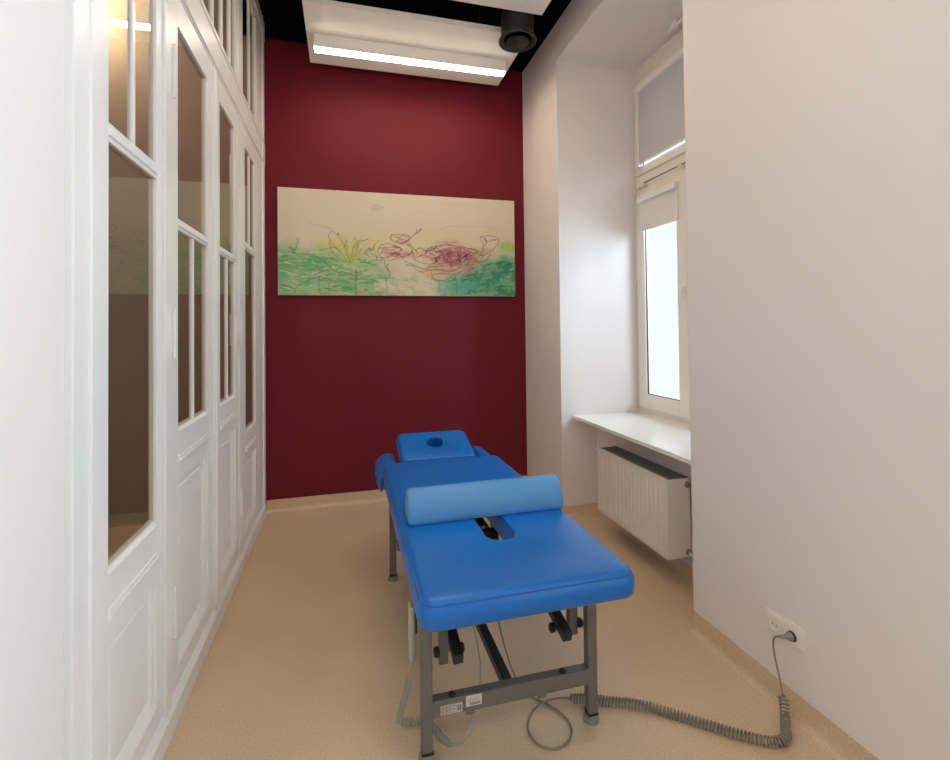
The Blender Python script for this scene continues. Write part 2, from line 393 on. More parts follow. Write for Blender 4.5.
fan('window_5', 3.412, 3.962, [3.70], 'fanlight above the far leaf')

# ------------------------------------------------------------------ window in the niche
win = sroot('window_1', (XW, 2.83, 0.8), 'white plastic window in the niche')
x0, x1 = XW, XW + 0.07
fb, ft = 0.815, 3.50
m = MB()
m.box(x0, x1, 3.500, YN1, fb - 0.03, ft, 0.004).box(x0, x1, YN0, 2.115, fb - 0.03, ft, 0.004)
m.box(x0, x1, 2.115, 3.500, fb - 0.03, fb + 0.022, 0.003).box(x0, x1, 2.115, 3.500, 3.44, ft, 0.003)
m.box(x0, x1, 2.115, 3.500, 2.540, 2.745, 0.003)
m.box(x0, x1 - 0.004, 2.79, 2.895, fb, 2.60, 0.003)
m.box(x0 + 0.005, x1, YN0, YN1, ft, ZN, 0)
obj('window_frame', m, M_PVC, win)
def sash(y0, y1, z0, z1, gz0, gz1, bw=0.105):
    xs = XW - 0.022; m = MB(); gy0, gy1 = y0 + bw, y1 - bw
    m.box(xs, xs + 0.06, y0, gy0, z0, z1, 0.004).box(xs, xs + 0.06, gy1, y1, z0, z1, 0.004)
    m.box(xs + 0.0005, xs + 0.06, gy0 - 0.001, gy1 + 0.001, z0, gz0, 0.004).box(xs + 0.0005, xs + 0.06, gy0 - 0.001, gy1 + 0.001, gz1, z1, 0.004)
    s = obj('sash', m, M_PVC, win)
    g = MB()
    g.box(xs + 0.012, xs + 0.02, gy0 - 0.001, gy0 + 0.006, gz0, gz1).box(xs + 0.012, xs + 0.02, gy1 - 0.006, gy1 + 0.001, gz0, gz1)
    g.box(xs + 0.012, xs + 0.02, gy0, gy1, gz0, gz0 + 0.006).box(xs + 0.012, xs + 0.02, gy0, gy1, gz1 - 0.006, gz1)
    obj('gasket', g, M_STEELD, s)
    obj('glass_pane', MB().box(xs + 0.022, xs + 0.026, gy0, gy1, gz0, gz1), M_GLASS, s)
    return s
s1 = sash(2.905, 3.512, 0.835, 2.555, 0.948, 2.47)
s2 = sash(2.120, 2.785, 0.835, 2.555, 0.948, 2.47)
s3 = sash(2.120, 3.510, 2.735, 3.462, 2.798, 3.40, 0.09)
h = MB(); hx = XW - 0.022
h.box(hx - 0.012, hx, 2.915, 2.945, 1.69, 1.78, 0.003)
h.tube([(hx, 2.928, 1.755), (hx - 0.035, 2.928, 1.757), (hx - 0.045, 2.928, 1.745), (hx - 0.048, 2.928, 1.70), (hx - 0.050, 2.928, 1.63)], [0.012, 0.013, 0.014, 0.013, 0.011], 10)
obj('window_handle', h, M_LAMPB, s1)
# vent opener on the transom
o = MB().bar((XW - 0.03, 3.40, 2.650), (XW - 0.03, 2.30, 2.650), 0.008, 0.006, 0.001)
obj('opener_rod', o, M_DARK, win)
obj('opener_bracket', MB().box(XW - 0.045, XW, 3.38, 3.48, 2.625, 2.655, 0.004).box(XW - 0.045, XW, 2.93, 2.955, 2.635, 2.665, 0.003), M_PVC, win)
obj('hinge_cap', MB().cyl((XW - 0.022, 3.535, 2.595), (XW - 0.022, 3.535, 2.64), 0.009, n=12).cyl((XW - 0.022, 3.528, 0.83), (XW - 0.022, 3.528, 0.87), 0.009, n=12), M_PVC, win)
obj('window_sill', MB().box(1.75, XW + 0.02, YN0, YN1, 0.762, 0.79, 0.006), M_SILL, win)
obj('outer_sill', MB().box(XW + 0.07, 2.50, YN0, YN1, 0.74, 0.765), M_SILL, win)

def blind(name, y0, y1, zt, zb, xc, mm, label, ch=0.05):
    r = thing(name, label, 'blind', (xc, (y0 + y1) / 2, zb))
    cs = MB().box(xc - 0.030, xc + 0.012, y0 - 0.012, y1 + 0.012, zt - ch, zt, 0.006)
    obj('cassette', cs, mm[1], r)
    obj('blind_fabric', MB().box(xc + 0.001, xc + 0.0025, y0 + 0.004, y1 - 0.004, zb, zt - ch + 0.01), mm[0], r)
    obj('bottom_bar', MB().box(xc - 0.003, xc + 0.006, y0 + 0.004, y1 - 0.004, zb - 0.008, zb + 0.004, 0.002), mm[1], r)
    for y in (y1 + 0.001, y0 - 0.001): obj('side_guide', MB().box(xc - 0.006, xc + 0.008, y - 0.007, y + 0.007, zb, zt - ch, 0.002), mm[1], r)
    return r
blind('roller_blind', 2.985, 3.432, 2.545, 2.268, XW - 0.034, (M_BLIND, M_LAMPB), 'short off-white roller blind at the top of the lower window sash')
b2 = blind('roller_blind', 2.16, 3.443, 3.455, 2.818, XW - 0.034, (M_BLINDG, M_LAMPB), 'grey roller blind drawn down over the upper window light', 0.055)
obj('end_clip', MB().box(XW - 0.05, XW - 0.028, 3.425, 3.455, 2.79, 2.82, 0.003), M_LAMPB, b2)
# bead chain of the lower blind
ch = MB(); pts = smooth_path([(XW - 0.05, 3.475, 2.50), (XW - 0.05, 3.478, 2.2), (XW - 0.05, 3.480, 1.95), (XW - 0.052, 3.487, 1.86), (XW - 0.05, 3.493, 1.83)], 40)
ch.tube(pts, 0.002, 6)
tag(obj('blind_chain', ch, M_LAMPB), 'thin white pull cord hanging beside the lower window pane', 'cord')
# camera-side ceiling rail bracket in the niche head
cr = MB().box(2.24, 2.28, 2.86, 2.92, 3.60, ZN, 0.004).cyl((2.255, 2.95, 3.61), (2.255, 2.80, 3.61), 0.012, n=12)
tag(obj('ceiling_bracket', cr, M_LAMPB), 'small white bracket at the head of the window niche', 'bracket')

# facade across the courtyard
tag(struct('wall_outside', MB().box(7.2, 7.4, -10, 40, -6, 6.0), M_STUCCO, 'pale rendered facade outside the window'), None)

# ------------------------------------------------------------------ radiator
rx0, rx1, ry0, ry1, rz0, rz1 = 1.752, 1.905, 2.385, 3.170, 0.172, 0.622
rad = thing('radiator', 'white panel radiator under the window sill', 'radiator', (1.82, 2.78, rz0))
m = MB(); nch = 17
def ribbed(xf, sgn):
    # front sheet with vertical pressed channels
    ys = [ry0, ry0 + 0.012]; xs = [0, 0]
    y = ry0 + 0.03; step = (ry1 - ry0 - 0.06) / nch
    prof = [(ry0, 0.0)]
    for i in range(nch):
        a = ry0 + 0.03 + step * i
        prof += [(a + step * 0.22, 0.0), (a + step * 0.36, 0.0050), (a + step * 0.64, 0.0050), (a + step * 0.78, 0.0)]
    prof += [(ry1, 0.0)]
    zs = [(rz0, 0), (rz0 + 0.040, 0), (rz0 + 0.052, 1), (rz1 - 0.052, 1), (rz1 - 0.040, 0), (rz1, 0)]
    vs = []; n = len(prof)
    for z, k in zs:
        for yy, d in prof: vs.append((xf + sgn * d * k, yy, z))
    fs = [(r * n + i, r * n + i + 1, (r + 1) * n + i + 1, (r + 1) * n + i) for r in range(len(zs) - 1) for i in range(n - 1)]
    return vs, fs
vs, fs = ribbed(rx0, 1); m.add(vs, fs, False)
m.box(rx0 + 0.008, rx0 + 0.016, ry0, ry1, rz0, rz1)
m.box(rx0, rx0 + 0.010, ry0, ry1, rz1 - 0.004, rz1 + 0.003, 0.002).box(rx0, rx0 + 0.010, ry0, ry1, rz0 - 0.003, rz0 + 0.004, 0.002)
obj('front_panel', m, M_RAD, rad)
obj('side_cover', MB().box(rx0 + 0.002, rx1, ry0 - 0.004, ry0 + 0.004, rz0, rz1, 0.003), M_RAD, rad)
obj('side_cover', MB().box(rx0 + 0.002, rx1, ry1 - 0.004, ry1 + 0.004, rz0, rz1, 0.003), M_RAD, rad)
obj('back_panel', MB().box(rx1 - 0.014, rx1, ry0 + 0.01, ry1 - 0.01, rz0 + 0.01, rz1 - 0.01), M_RAD, rad)
g = MB()
g.box(rx0 + 0.010, rx0 + 0.030, ry0 + 0.006, ry1 - 0.006, rz1 - 0.006, rz1 + 0.002, 0.001)
g.box(rx1 - 0.020, rx1 - 0.002, ry0 + 0.006, ry1 - 0.006, rz1 - 0.006, rz1 + 0.002, 0.001)
n = 60
for i in range(n + 1):
    y = ry0 + 0.01 + (ry1 - ry0 - 0.026) * i / n; g.box(rx0 + 0.028, rx1 - 0.018, y, y + 0.006, rz1 - 0.012, rz1 - 0.001)
obj('top_grille', g, M_GRILLE, rad)
obj('convector_fins', MB().box(rx0 + 0.03, rx1 - 0.03, ry0 + 0.02, ry1 - 0.02, rz0 + 0.05, rz1 - 0.03), M_GRILLE, rad)
for z in (rz0 + 0.030, rz1 - 0.035):
    v = MB().lathe((rx1 - 0.020, ry0 - 0.002, z), (0, -1, 0), [(0.017, 0), (0.017, 0.008), (0.013, 0.012), (0.013, 0.0195), (0.008, 0.019), (0.008, 0.012), (0, 0.012)], 20)
    obj('end_plug', v, M_CHROME, rad)
obj('bleed_valve', MB().lathe((rx0 + 0.012, ry1 + 0.004, rz1 - 0.02), (0, 1, 0), [(0.013, 0), (0.013, 0.02), (0.009, 0.028), (0, 0.03)], 16), M_RAD, rad)
for y in (ry0 + 0.12, ry1 - 0.15): obj('wall_bracket', MB().box(rx1 - 0.002, 1.956, y, y + 0.03, rz0 + 0.05, rz1 - 0.05), M_RAD, rad)
obj('supply_pipe', MB().tube(smooth_path([(rx1 - 0.02, ry0 - 0.012, rz0 + 0.03), (rx1 - 0.018, ry0 - 0.035, rz0 + 0.02), (rx1 + 0.01, ry0 - 0.05, rz0 + 0.015), (1.956, ry0 - 0.05, rz0 + 0.015)], 24), 0.009, 10), M_RAD, rad)

# ------------------------------------------------------------------ ceiling panels, lamps, air valve
def cpanel(name, x0, x1, y0, y1, label):
    r = thing(name, label, 'ceiling panel', ((x0 + x1) / 2, (y0 + y1) / 2, 3.7), 'suspended ceiling panels')
    obj('panel', MB().box(x0, x1, y0, y1, 3.70, 3.742, 0.002), M_PANEL, r)
    for x in (x0 + 0.2, x1 - 0.2):
        for y in (y0 + 0.12, y1 - 0.12):
            obj('suspension_wire', MB().cyl((x, y, 3.742), (x, y, ZC), 0.002, n=6), M_CHROME, r)
def lamp(name, x0, x1, y0, label):
    r = thing(name, label, 'lamp', ((x0 + x1) / 2, y0 + 0.04, 3.60), 'linear lamps under the ceiling panels')
    obj('lamp_housing', MB().box(x0, x1, y0, y0 + 0.072, 3.603, 3.70, 0.002), M_LAMPB, r)
    obj('diffuser', MB().box(x0 + 0.004, x1 - 0.004, y0 + 0.002, y0 + 0.070, 3.594, 3.603, 0.002), M_TUBE, r)
cpanel('ceiling_panel', -0.27, 1.352, 3.39, 4.155, 'white suspended ceiling panel nearest the burgundy wall')
lamp('linear_lamp', -0.217, 1.285, 3.730, 'long lit white linear lamp under the ceiling panel by the burgundy wall')
cpanel('ceiling_panel', -0.27, 1.352, 2.37, 3.133, 'white suspended ceiling panel cut off by the top of the photo, behind the round air valve')
lamp('linear_lamp', -0.217, 1.285, 2.60, 'linear lamp under the nearer ceiling panel')
cpanel('ceiling_panel', -0.27, 1.352, 0.5, 1.265, 'unseen ceiling panel added above the camera to carry a lamp')
lamp('linear_lamp', -0.217, 1.285, 0.80, 'unseen linear lamp added above the camera to light the room')  # lamp and its panel added out of view to light the room
cpanel('ceiling_panel', -0.27, 1.352, -1.4, -0.635, 'unseen ceiling panel added behind the camera to carry a lamp')
lamp('linear_lamp', -0.217, 1.285, -1.1, 'unseen linear lamp added behind the camera to light the room')  # also added, with its panel, as extra room light from behind
vr = thing('air_valve', 'round black ceiling air valve between the white panels', 'air valve', (1.215, 3.262, 3.56))
d = MB().lathe((1.215, 3.262, 3.60), (0, 0, 1), [(0.100, 0), (0.118, 0.0), (0.118, 0.70), (0.100, 0.70)], 40)
obj('duct', d, M_RUB, vr)
obj('valve_rim', MB().lathe((1.215, 3.262, 3.56), (0, 0, 1), [(0.085, 0.07), (0.100, 0.02), (0.128, 0.002), (0.136, 0.004), (0.138, 0.012), (0.120, 0.045), (0.118, 0.05)], 40), M_STEELD, vr)
obj('valve_disc', MB().lathe((1.215, 3.262, 3.545), (0, 0, 1), [(0, 0), (0.070, 0.004), (0.082, 0.016), (0.080, 0.022), (0.03, 0.03), (0.015, 0.12), (0, 0.12)], 40), M_RUB, vr)
# unseen lamp added in the neighbouring room for the glow in the upper panes
nl = thing('added_glow_lamp', 'unseen warm lamp added behind the glazed partition for the glow in its panes', 'lamp', (-1.85, 4.0, 3.95))
obj('lamp_shade', MB().lathe((-1.85, 4.0, 3.95), (0, 0, 1), [(0, 0), (0.12, 0.0), (0.14, 0.06), (0.02, 0.12), (0.01, 0.4)], 24), emit('warm lit glass', (1.0, 0.78, 0.50, 1), 46), nl)
nl.location = (-1.85, 4.0, 3.95); nl.children[0].location = (0, 0, 0)

nl2 = thing('added_fill_lamp', 'unseen lamp added in the room behind the partition to brighten it', 'lamp', (-2.2, 1.4, 3.2))  # added to raise the light level seen through the panes
obj('lamp_shade', MB().lathe((-2.2, 1.4, 3.2), (0, 0, 1), [(0, 0), (0.12, 0.02), (0.18, 0.10), (0.12, 0.22), (0.02, 0.26), (0.01, 1.1)], 24), emit('fill lamp glass', (1.0, 0.92, 0.86, 1), 26), nl2)

# ------------------------------------------------------------------ painting
def painting():
    Xa, Xb, Za, Zb = -0.542, 1.537, 1.789, 2.688
    r = thing('painting', 'wide canvas of pink flowers over green washes on the burgundy wall', 'painting', ((Xa + Xb) / 2, YB - 0.02, (Za + Zb) / 2))
    NX, NZ = 620, 272
    rs = np.random.RandomState(4)
    u = np.linspace(0, 1, NX)[None, :].repeat(NZ, 0); v = np.linspace(0, 1, NZ)[:, None].repeat(NX, 1)
    asp = 2.29
    def noise(su, sv, seed, octv=4):
        out = 0; amp = 1; tot = 0; q = np.random.RandomState(seed)
        for k in range(octv):
            gx, gz = int(su * 2 ** k) + 2, int(sv * 2 ** k) + 2
            g = q.rand(gz, gx); x = u * (gx - 1.001); z = v * (gz - 1.001)
            xi = x.astype(int); zi = z.astype(int); fx = x - xi; fz = z - zi; fx = fx * fx * (3 - 2 * fx); fz = fz * fz * (3 - 2 * fz)
            out = out + amp * ((g[zi, xi] * (1 - fx) + g[zi, xi + 1] * fx) * (1 - fz) + (g[zi + 1, xi] * (1 - fx) + g[zi + 1, xi + 1] * fx) * fz)
            tot += amp; amp *= 0.55
        return out / tot
    ss = lambda a, b, x: np.clip((x - a) / (b - a), 0, 1) ** 2 * (3 - 2 * np.clip((x - a) / (b - a), 0, 1))
    lin = lambda c: np.array(srgb(*c)[:3])
    img = np.ones((NZ, NX, 3)) * lin((220, 207, 180))
    def wash(mask, col, a=1.0):
        nonlocal img
        k = (np.clip(mask, 0, 1) * a)[..., None]; img = img * (1 - k) + lin(col) * k
    n1 = noise(7, 5, 1); n2 = noise(18, 14, 2); n3 = noise(30, 8, 3); n4 = noise(5, 9, 5)
    blob = lambda cx, cz, rx, rz, soft=0.5: ss(1, 1 - soft, np.sqrt(((u - cx) / rx) ** 2 + ((v - cz) / rz) ** 2) + (n2 - 0.5) * 0.7)
    wash(n1, (214, 198, 168), 0.35)
    wash(blob(0.26, 0.42, 0.16, 0.25, 0.8), (206, 204, 122), 0.9)
    wash(blob(0.52, 0.52, 0.30, 0.22, 0.9), (222, 205, 150), 0.5)
    wash(blob(0.97, 0.52, 0.07, 0.10, 0.7), (170, 195, 95), 0.8)
    wash(blob(0.78, 0.62, 0.25, 0.12, 0.9), (220, 200, 150), 0.5)
    # green field
    top = 0.33 + 0.06 * np.sin(u * 9 + 1.2) * (u < 0.45) - 0.14 * np.exp(-((u - 0.57) / 0.12) ** 2) + 0.02 * np.sin(u * 40)
    g = ss(0.16, -0.05, v - top + (n2 - 0.5) * 0.18)
    gm = np.where(u < 0.42, 1.0, np.where(u > 0.72, 1.0, 0.28))
    gm = ss(0, 1, (0.9 - 0.75 * np.exp(-((u - 0.56) / 0.15) ** 4)))
    wash(g * gm, (150, 190, 130), 0.85)
    wash(g * gm * ss(0.42, 0.60, n2), (96, 178, 118), 0.8)
    wash(g * ss(0.45, 0.62, n3) * ss(0.28, 0.12, v) , (128, 190, 150), 0.7)
    wash(g * ss(0.50, 0.64, n1) * gm, (188, 206, 140), 0.6)
    teal = ss(0.60, 0.80, u + (n2 - 0.5) * 0.15) * ss(0.44, 0.28, v + (n2 - 0.5) * 0.2 - 0.10 * (u - 0.8))
    wash(teal, (92, 168, 128), 0.85); wash(teal * ss(0.45, 0.62, n3), (48, 140, 108), 0.9); wash(teal * ss(0.52, 0.66, n2), (140, 196, 150), 0.6)
    wash(blob(0.76, 0.09, 0.12, 0.12, 0.7), (96, 172, 146), 0.75)
    wash(blob(0.04, 0.30, 0.06, 0.10, 0.8), (90, 178, 96), 0.7); wash(blob(0.14, 0.32, 0.06, 0.05, 0.7), (70, 170, 100), 0.6)
    wash(blob(0.47, 0.10, 0.15, 0.09, 0.6) * ss(0.5, 0.6, n3), (225, 205, 175), 0.9)
    wash(blob(0.45, 0.23, 0.10, 0.05, 0.6) * ss(0.42, 0.6, n3), (110, 180, 140), 0.6)
    # pink flowers
    wash(blob(0.74, 0.36, 0.17, 0.20, 0.7), (214, 150, 140), 0.75)
    wash(blob(0.70, 0.54, 0.08, 0.06, 0.9), (216, 160, 160), 0.6)
    wash(blob(0.63, 0.40, 0.10, 0.10, 0.8), (218, 172, 146), 0.6)
    wash(blob(0.66, 0.24, 0.12, 0.10, 0.7), (220, 170, 140), 0.7)
    wash(blob(0.72, 0.42, 0.08, 0.07, 0.8), (176, 100, 108), 0.6); wash(blob(0.80, 0.38, 0.05, 0.07, 0.7), (180, 96, 108), 0.6)
    wash(blob(0.47, 0.41, 0.09, 0.06, 0.6), (222, 168, 150), 0.75); wash(blob(0.50, 0.53, 0.04, 0.04, 0.6), (214, 170, 150), 0.7)
    wash(blob(0.72, 0.30, 0.12, 0.07, 0.7) * ss(0.48, 0.60, n3), (200, 128, 112), 0.6)
    wash(blob(0.87, 0.45, 0.05, 0.10, 0.7), (216, 176, 150), 0.5)
    wash(blob(0.39, 0.85, 0.03, 0.05, 0.9), (190, 172, 150), 0.4); wash(blob(0.72, 0.93, 0.2, 0.05, 0.9), (214, 190, 160), 0.3)
    # ink drawing
    def stroke(pts, col, wdt=0.0016, a=0.8):
        P = np.array(pts, float); k = len(P)
        if k > 2:
            Q = np.vstack([2 * P[0] - P[1], P, 2 * P[-1] - P[-2]]); out = []
            for i in range(k - 1):
                A, B, C_, D = Q[i:i + 4]
                for t in np.linspace(0, 1, 12, endpoint=False): out.append(0.5 * (2 * B + (C_ - A) * t + (2 * A - 5 * B + 4 * C_ - D) * t * t + (3 * B - A - 3 * C_ + D) * t ** 3))
            out.append(P[-1]); P = np.array(out)
        c = lin(col)
        for p, q in zip(P, P[1:]):
            L = max(2, int(np.hypot((q[0] - p[0]) * NX, (q[1] - p[1]) * NZ) * 1.5))
            for t in np.linspace(0, 1, L):
                px, pz = (p[0] + (q[0] - p[0]) * t) * (NX - 1), (p[1] + (q[1] - p[1]) * t) * (NZ - 1)
                rr = wdt * NX
                i0, i1 = int(px - rr), int(px + rr) + 2; j0, j1 = int(pz - rr), int(pz + rr) + 2
                for j in range(max(0, j0), min(NZ, j1)):
                    for i in range(max(0, i0), min(NX, i1)):
                        d = math.hypot(i - px, j - pz); k_ = max(0, min(1, rr + 0.5 - d)) * a * 0.33
                        if k_ > 0: img[j, i] = img[j, i] * (1 - k_) + c * k_
    B_, G_, O_ = (92, 52, 52), (70, 110, 70), (120, 120, 60)
    cr_ = lambda x, y: ((x - 60) / 836, 1 - (y - 28 - (x - 60) / 836 * 40) / (378 - (x - 60) / 836 * 42))
    jq = random.Random(11)
    def S(pts, col=B_, wdt=0.0016, a=0.8):
        stroke([cr_(*p) for p in pts], col, wdt * 0.8, a)
        for k in range(2): stroke([cr_(p[0] + jq.uniform(-4, 4), p[1] + jq.uniform(-3.5, 3.5)) for p in pts], col, wdt * 0.7, a * 0.65)
    # left rose with bud
    S([(345, 292), (370, 285), (405, 280)]); S([(355, 243), (345, 255), (362, 275), (385, 278), (378, 255), (360, 240), (355, 243)])
    S([(378, 240), (362, 250), (380, 270), (410, 275)]); S([(385, 272), (388, 245), (402, 228), (428, 222), (450, 230), (468, 240)])
    S([(395, 262), (410, 240), (440, 235), (470, 240), (455, 255), (425, 268), (400, 272), (395, 262)])
    S([(398, 275), (430, 280), (465, 270), (490, 262), (508, 250), (500, 232), (488, 222)]); S([(470, 275), (490, 262), (512, 255), (520, 272)])
    S([(435, 190), (433, 205), (450, 216), (470, 220), (490, 212), (498, 196), (480, 188), (455, 190), (435, 190)]); S([(440, 195), (460, 200), (478, 194), (492, 200)])
    S([(450, 216), (470, 205), (490, 212)]); S([(468, 222), (490, 215), (512, 194), (530, 180), (541, 168)], B_, 0.002); S([(520, 186), (528, 170)]) ; S([(497, 222), (508, 232), (520, 246), (528, 258)])
    S([(410, 282), (412, 300), (424, 318), (428, 335), (415, 350), (420, 380), (416, 402)], (96, 70, 60)); S([(424, 318), (418, 300), (424, 292)], (96, 70, 60))
    # big rose
    S([(510, 240), (508, 262), (520, 280), (545, 290), (575, 292), (600, 286)]); S([(520, 245), (535, 238), (560, 246), (590, 262), (612, 280)]); S([(525, 270), (545, 262), (572, 272), (600, 282)])
    S([(485, 296), (510, 300), (530, 318), (548, 322)]); S([(480, 284), (500, 292), (520, 300), (545, 308), (585, 314), (620, 312)])
    S([(560, 240), (590, 232), (625, 226), (668, 228), (700, 234), (740, 240), (760, 250)]); S([(545, 246), (580, 244), (600, 250), (640, 262), (690, 268), (730, 260), (756, 248)])
    S([(600, 290), (640, 286), (680, 278), (705, 262), (700, 280), (680, 292), (640, 298), (600, 300), (560, 306)])
    S([(556, 318), (600, 312), (650, 316), (690, 302), (710, 285)]); S([(580, 330), (620, 326), (660, 330), (690, 316)]); S([(575, 318), (582, 340), (600, 350), (640, 352), (668, 345)])
    S([(660, 330), (668, 350), (672, 380), (668, 400)], G_); S([(650, 335), (640, 350), (660, 365), (678, 372)], G_)
    S([(760, 200), (770, 194), (800, 192), (830, 200), (828, 218), (810, 240), (790, 252), (772, 262), (762, 280)]); S([(765, 205), (775, 230), (768, 255), (750, 270)]); S([(772, 200), (790, 212), (812, 204), (824, 206)])
    S([(780, 198), (784, 215), (772, 235), (760, 262)]); S([(736, 278), (760, 285), (786, 272), (800, 255)]); S([(740, 240), (752, 256), (770, 262)])
    q = random.Random(7)
    for i in range(70):
        t = q.uniform(0, 2 * PI); rr = q.uniform(0.25, 1.05); ex, ey = 105 * rr, 46 * rr; c0, c1_ = 652 + q.uniform(-8, 8), 268 + q.uniform(-5, 5); da = q.uniform(0.25, 0.8)
        S([(c0 + math.cos(t + da * k / 3) * ex * (1 + 0.10 * math.sin(k * 2.1)), c1_ + math.sin(t + da * k / 3) * ey * (1 + 0.14 * math.sin(k * 1.7 + i))) for k in range(4)], q.choice([B_, (130, 60, 70), (110, 60, 60)]), 0.0013, q.uniform(0.3, 0.7))
    for i in range(50):
        a = q.uniform(0, 2 * PI); rr = q.uniform(0.15, 1) ; cx, cy = 655 + math.cos(a) * 95 * rr, 262 + math.sin(a) * 38 * rr; l = q.uniform(12, 34); h_ = q.uniform(-9, 9); b_ = q.uniform(-7, 7)
        S([(cx - l / 2, cy + b_), (cx, cy + h_), (cx + l / 2, cy - b_)], q.choice([B_, (120, 50, 70), (150, 70, 90), (110, 60, 60)]), 0.0013, q.uniform(0.35, 0.8))
    for i in range(26):
        a = q.uniform(0, 2 * PI); rr = q.uniform(0.1, 1); cx, cy = 440 + math.cos(a) * 60 * rr, 252 + math.sin(a) * 22 * rr; l = q.uniform(8, 22); h_ = q.uniform(-6, 6)
        S([(cx - l / 2, cy), (cx, cy + h_), (cx + l / 2, cy + q.uniform(-4, 4))], B_, 0.0012, 0.5)
    # green leaf drawing
    S([(232, 178), (222, 200), (235, 225), (262, 255), (285, 292)], O_); S([(232, 178), (250, 196), (270, 225), (284, 262), (290, 292)], O_); S([(250, 196), (255, 188), (268, 210)], O_)
    S([(290, 292), (300, 262), (306, 236), (318, 216), (340, 212), (356, 206)], O_); S([(318, 216), (320, 240), (308, 270), (296, 296)], O_); S([(275, 235), (280, 215), (284, 250)], O_)
    S([(190, 250), (210, 244), (240, 238), (258, 250)], O_); S([(160, 155), (190, 162), (225, 170), (240, 174)], (150, 150, 110), 0.0014, 0.6); S([(224, 218), (240, 260), (290, 300)], O_)
    S([(110, 262), (118, 240), (125, 208)], (60, 90, 60)); S([(70, 276), (90, 268), (104, 262), (112, 240)], (60, 90, 60)); S([(95, 240), (108, 246), (115, 260)], (60, 90, 60))
    S([(128, 256), (160, 266), (200, 282), (240, 318), (280, 330), (330, 322)], G_); S([(150, 252), (190, 272), (222, 300), (250, 312)], G_); S([(90, 322), (130, 335), (170, 336), (210, 320)], G_)
    S([(312, 318), (314, 340), (312, 372), (314, 402)], (50, 84, 70), 0.002); S([(312, 340), (290, 330), (262, 322)], G_); S([(312, 340), (335, 326), (352, 314)], G_)
    S([(192, 340), (190, 370), (194, 402)], G_); S([(130, 372), (160, 350), (200, 340)], G_); S([(112, 400), (118, 380), (140, 360)], G_); S([(232, 350), (222, 372), (226, 402)], G_)
    S([(366, 100), (380, 86), (396, 92), (408, 96), (388, 104), (372, 102), (366, 128)], (176, 156, 132), 0.0014, 0.6); S([(520, 120), (535, 108), (548, 112)], (196, 176, 150), 0.0014, 0.5)
    S([(600, 172), (640, 160), (690, 158), (740, 166)], (190, 172, 130), 0.002, 0.5); S([(660, 172), (720, 160), (800, 160), (860, 176)], (190, 172, 130), 0.0014, 0.5)
    for i in range(60):
        cx, cy = q.uniform(690, 890), q.uniform(285, 400); l = q.uniform(15, 45)
        S([(cx - l / 2, cy + q.uniform(0, 6)), (cx, cy - 3), (cx + l / 2, cy - q.uniform(0, 8))], q.choice([(40, 110, 84), (70, 150, 110), (150, 196, 150), (30, 96, 80)]), 0.0022, 0.5)
    for i in range(46):
        cx, cy = q.uniform(66, 400), q.uniform(300, 402); l = q.uniform(15, 50)
        S([(cx - l / 2, cy + q.uniform(-6, 8)), (cx, cy - 3), (cx + l / 2, cy - q.uniform(-4, 8))], q.choice([(80, 150, 100), (110, 176, 120), (170, 206, 160), (200, 206, 160)]), 0.002, 0.45)
    for i in range(24):
        cx, cy = q.uniform(440, 650), q.uniform(345, 402); l = q.uniform(15, 45)
        S([(cx - l / 2, cy - q.uniform(0, 8)), (cx, cy), (cx + l / 2, cy + q.uniform(0, 8))], q.choice([(110, 176, 150), (150, 120, 96), (120, 180, 140)]), 0.0016, 0.5)
    for i in range(70):
        cx = q.uniform(62, 420); cy = q.uniform(258, 400) - 18 * math.sin(cx / 60); l = q.uniform(18, 60)
        S([(cx - l / 2, cy + q.uniform(-10, 4)), (cx - l / 6, cy + q.uniform(-4, 4)), (cx + l / 2, cy + q.uniform(-4, 12))], q.choice([(70, 140, 90), (96, 160, 104), (186, 200, 130), (206, 214, 176)]), 0.003, 0.45)
    for i in range(34):
        cx, cy = q.uniform(250, 400), q.uniform(200, 290); l = q.uniform(10, 40)
        S([(cx - l / 3, cy + l / 2), (cx, cy), (cx + l / 3, cy - l / 2)], q.choice([(170, 176, 90), (150, 150, 90), (200, 200, 130)]), 0.0016, 0.4)
    # canvas weave
    img *= (1 + (rs.rand(NZ, NX, 1) - 0.5) * 0.03)
    YF_ = YB - 0.038
    me = bpy.data.meshes.new('canvas')
    ctr = Vector(r.location)
    co = np.zeros((NZ, NX, 3)); co[..., 0] = Xa + u * (Xb - Xa) - ctr.x; co[..., 1] = YF_ - ctr.y; co[..., 2] = Za + v * (Zb - Za) - ctr.z
    idx = np.arange(NZ * NX).reshape(NZ, NX)
    quads = np.stack([idx[:-1, :-1], idx[:-1, 1:], idx[1:, 1:], idx[1:, :-1]], -1).reshape(-1, 4)
    nv = NZ * NX
    # thickness: back rim joined to the painted front
    b = np.array([[Xa, YB - 0.001, Za], [Xb, YB - 0.001, Za], [Xb, YB - 0.001, Zb], [Xa, YB - 0.001, Zb]]) - np.array(ctr)
    verts = np.vstack([co.reshape(-1, 3), b])
    faces = quads.tolist()
    bl = [int(i) for i in idx[0]]; tp = [int(i) for i in idx[-1]]; lf = [int(i) for i in idx[:, 0]]; rt = [int(i) for i in idx[:, -1]]
    faces += [bl[::-1] + [nv, nv + 1], tp + [nv + 2, nv + 3], lf + [nv + 3, nv], rt[::-1] + [nv + 1, nv + 2]]
    me.from_pydata(verts.tolist(), [], faces)
    at = me.color_attributes.new('paint', 'FLOAT_COLOR', 'POINT')
    colr = np.ones((nv + 4, 4)); colr[:nv, :3] = img.reshape(-1, 3); colr[nv:, :3] = lin((226, 212, 184)); at.data.foreach_set('color', colr.ravel())
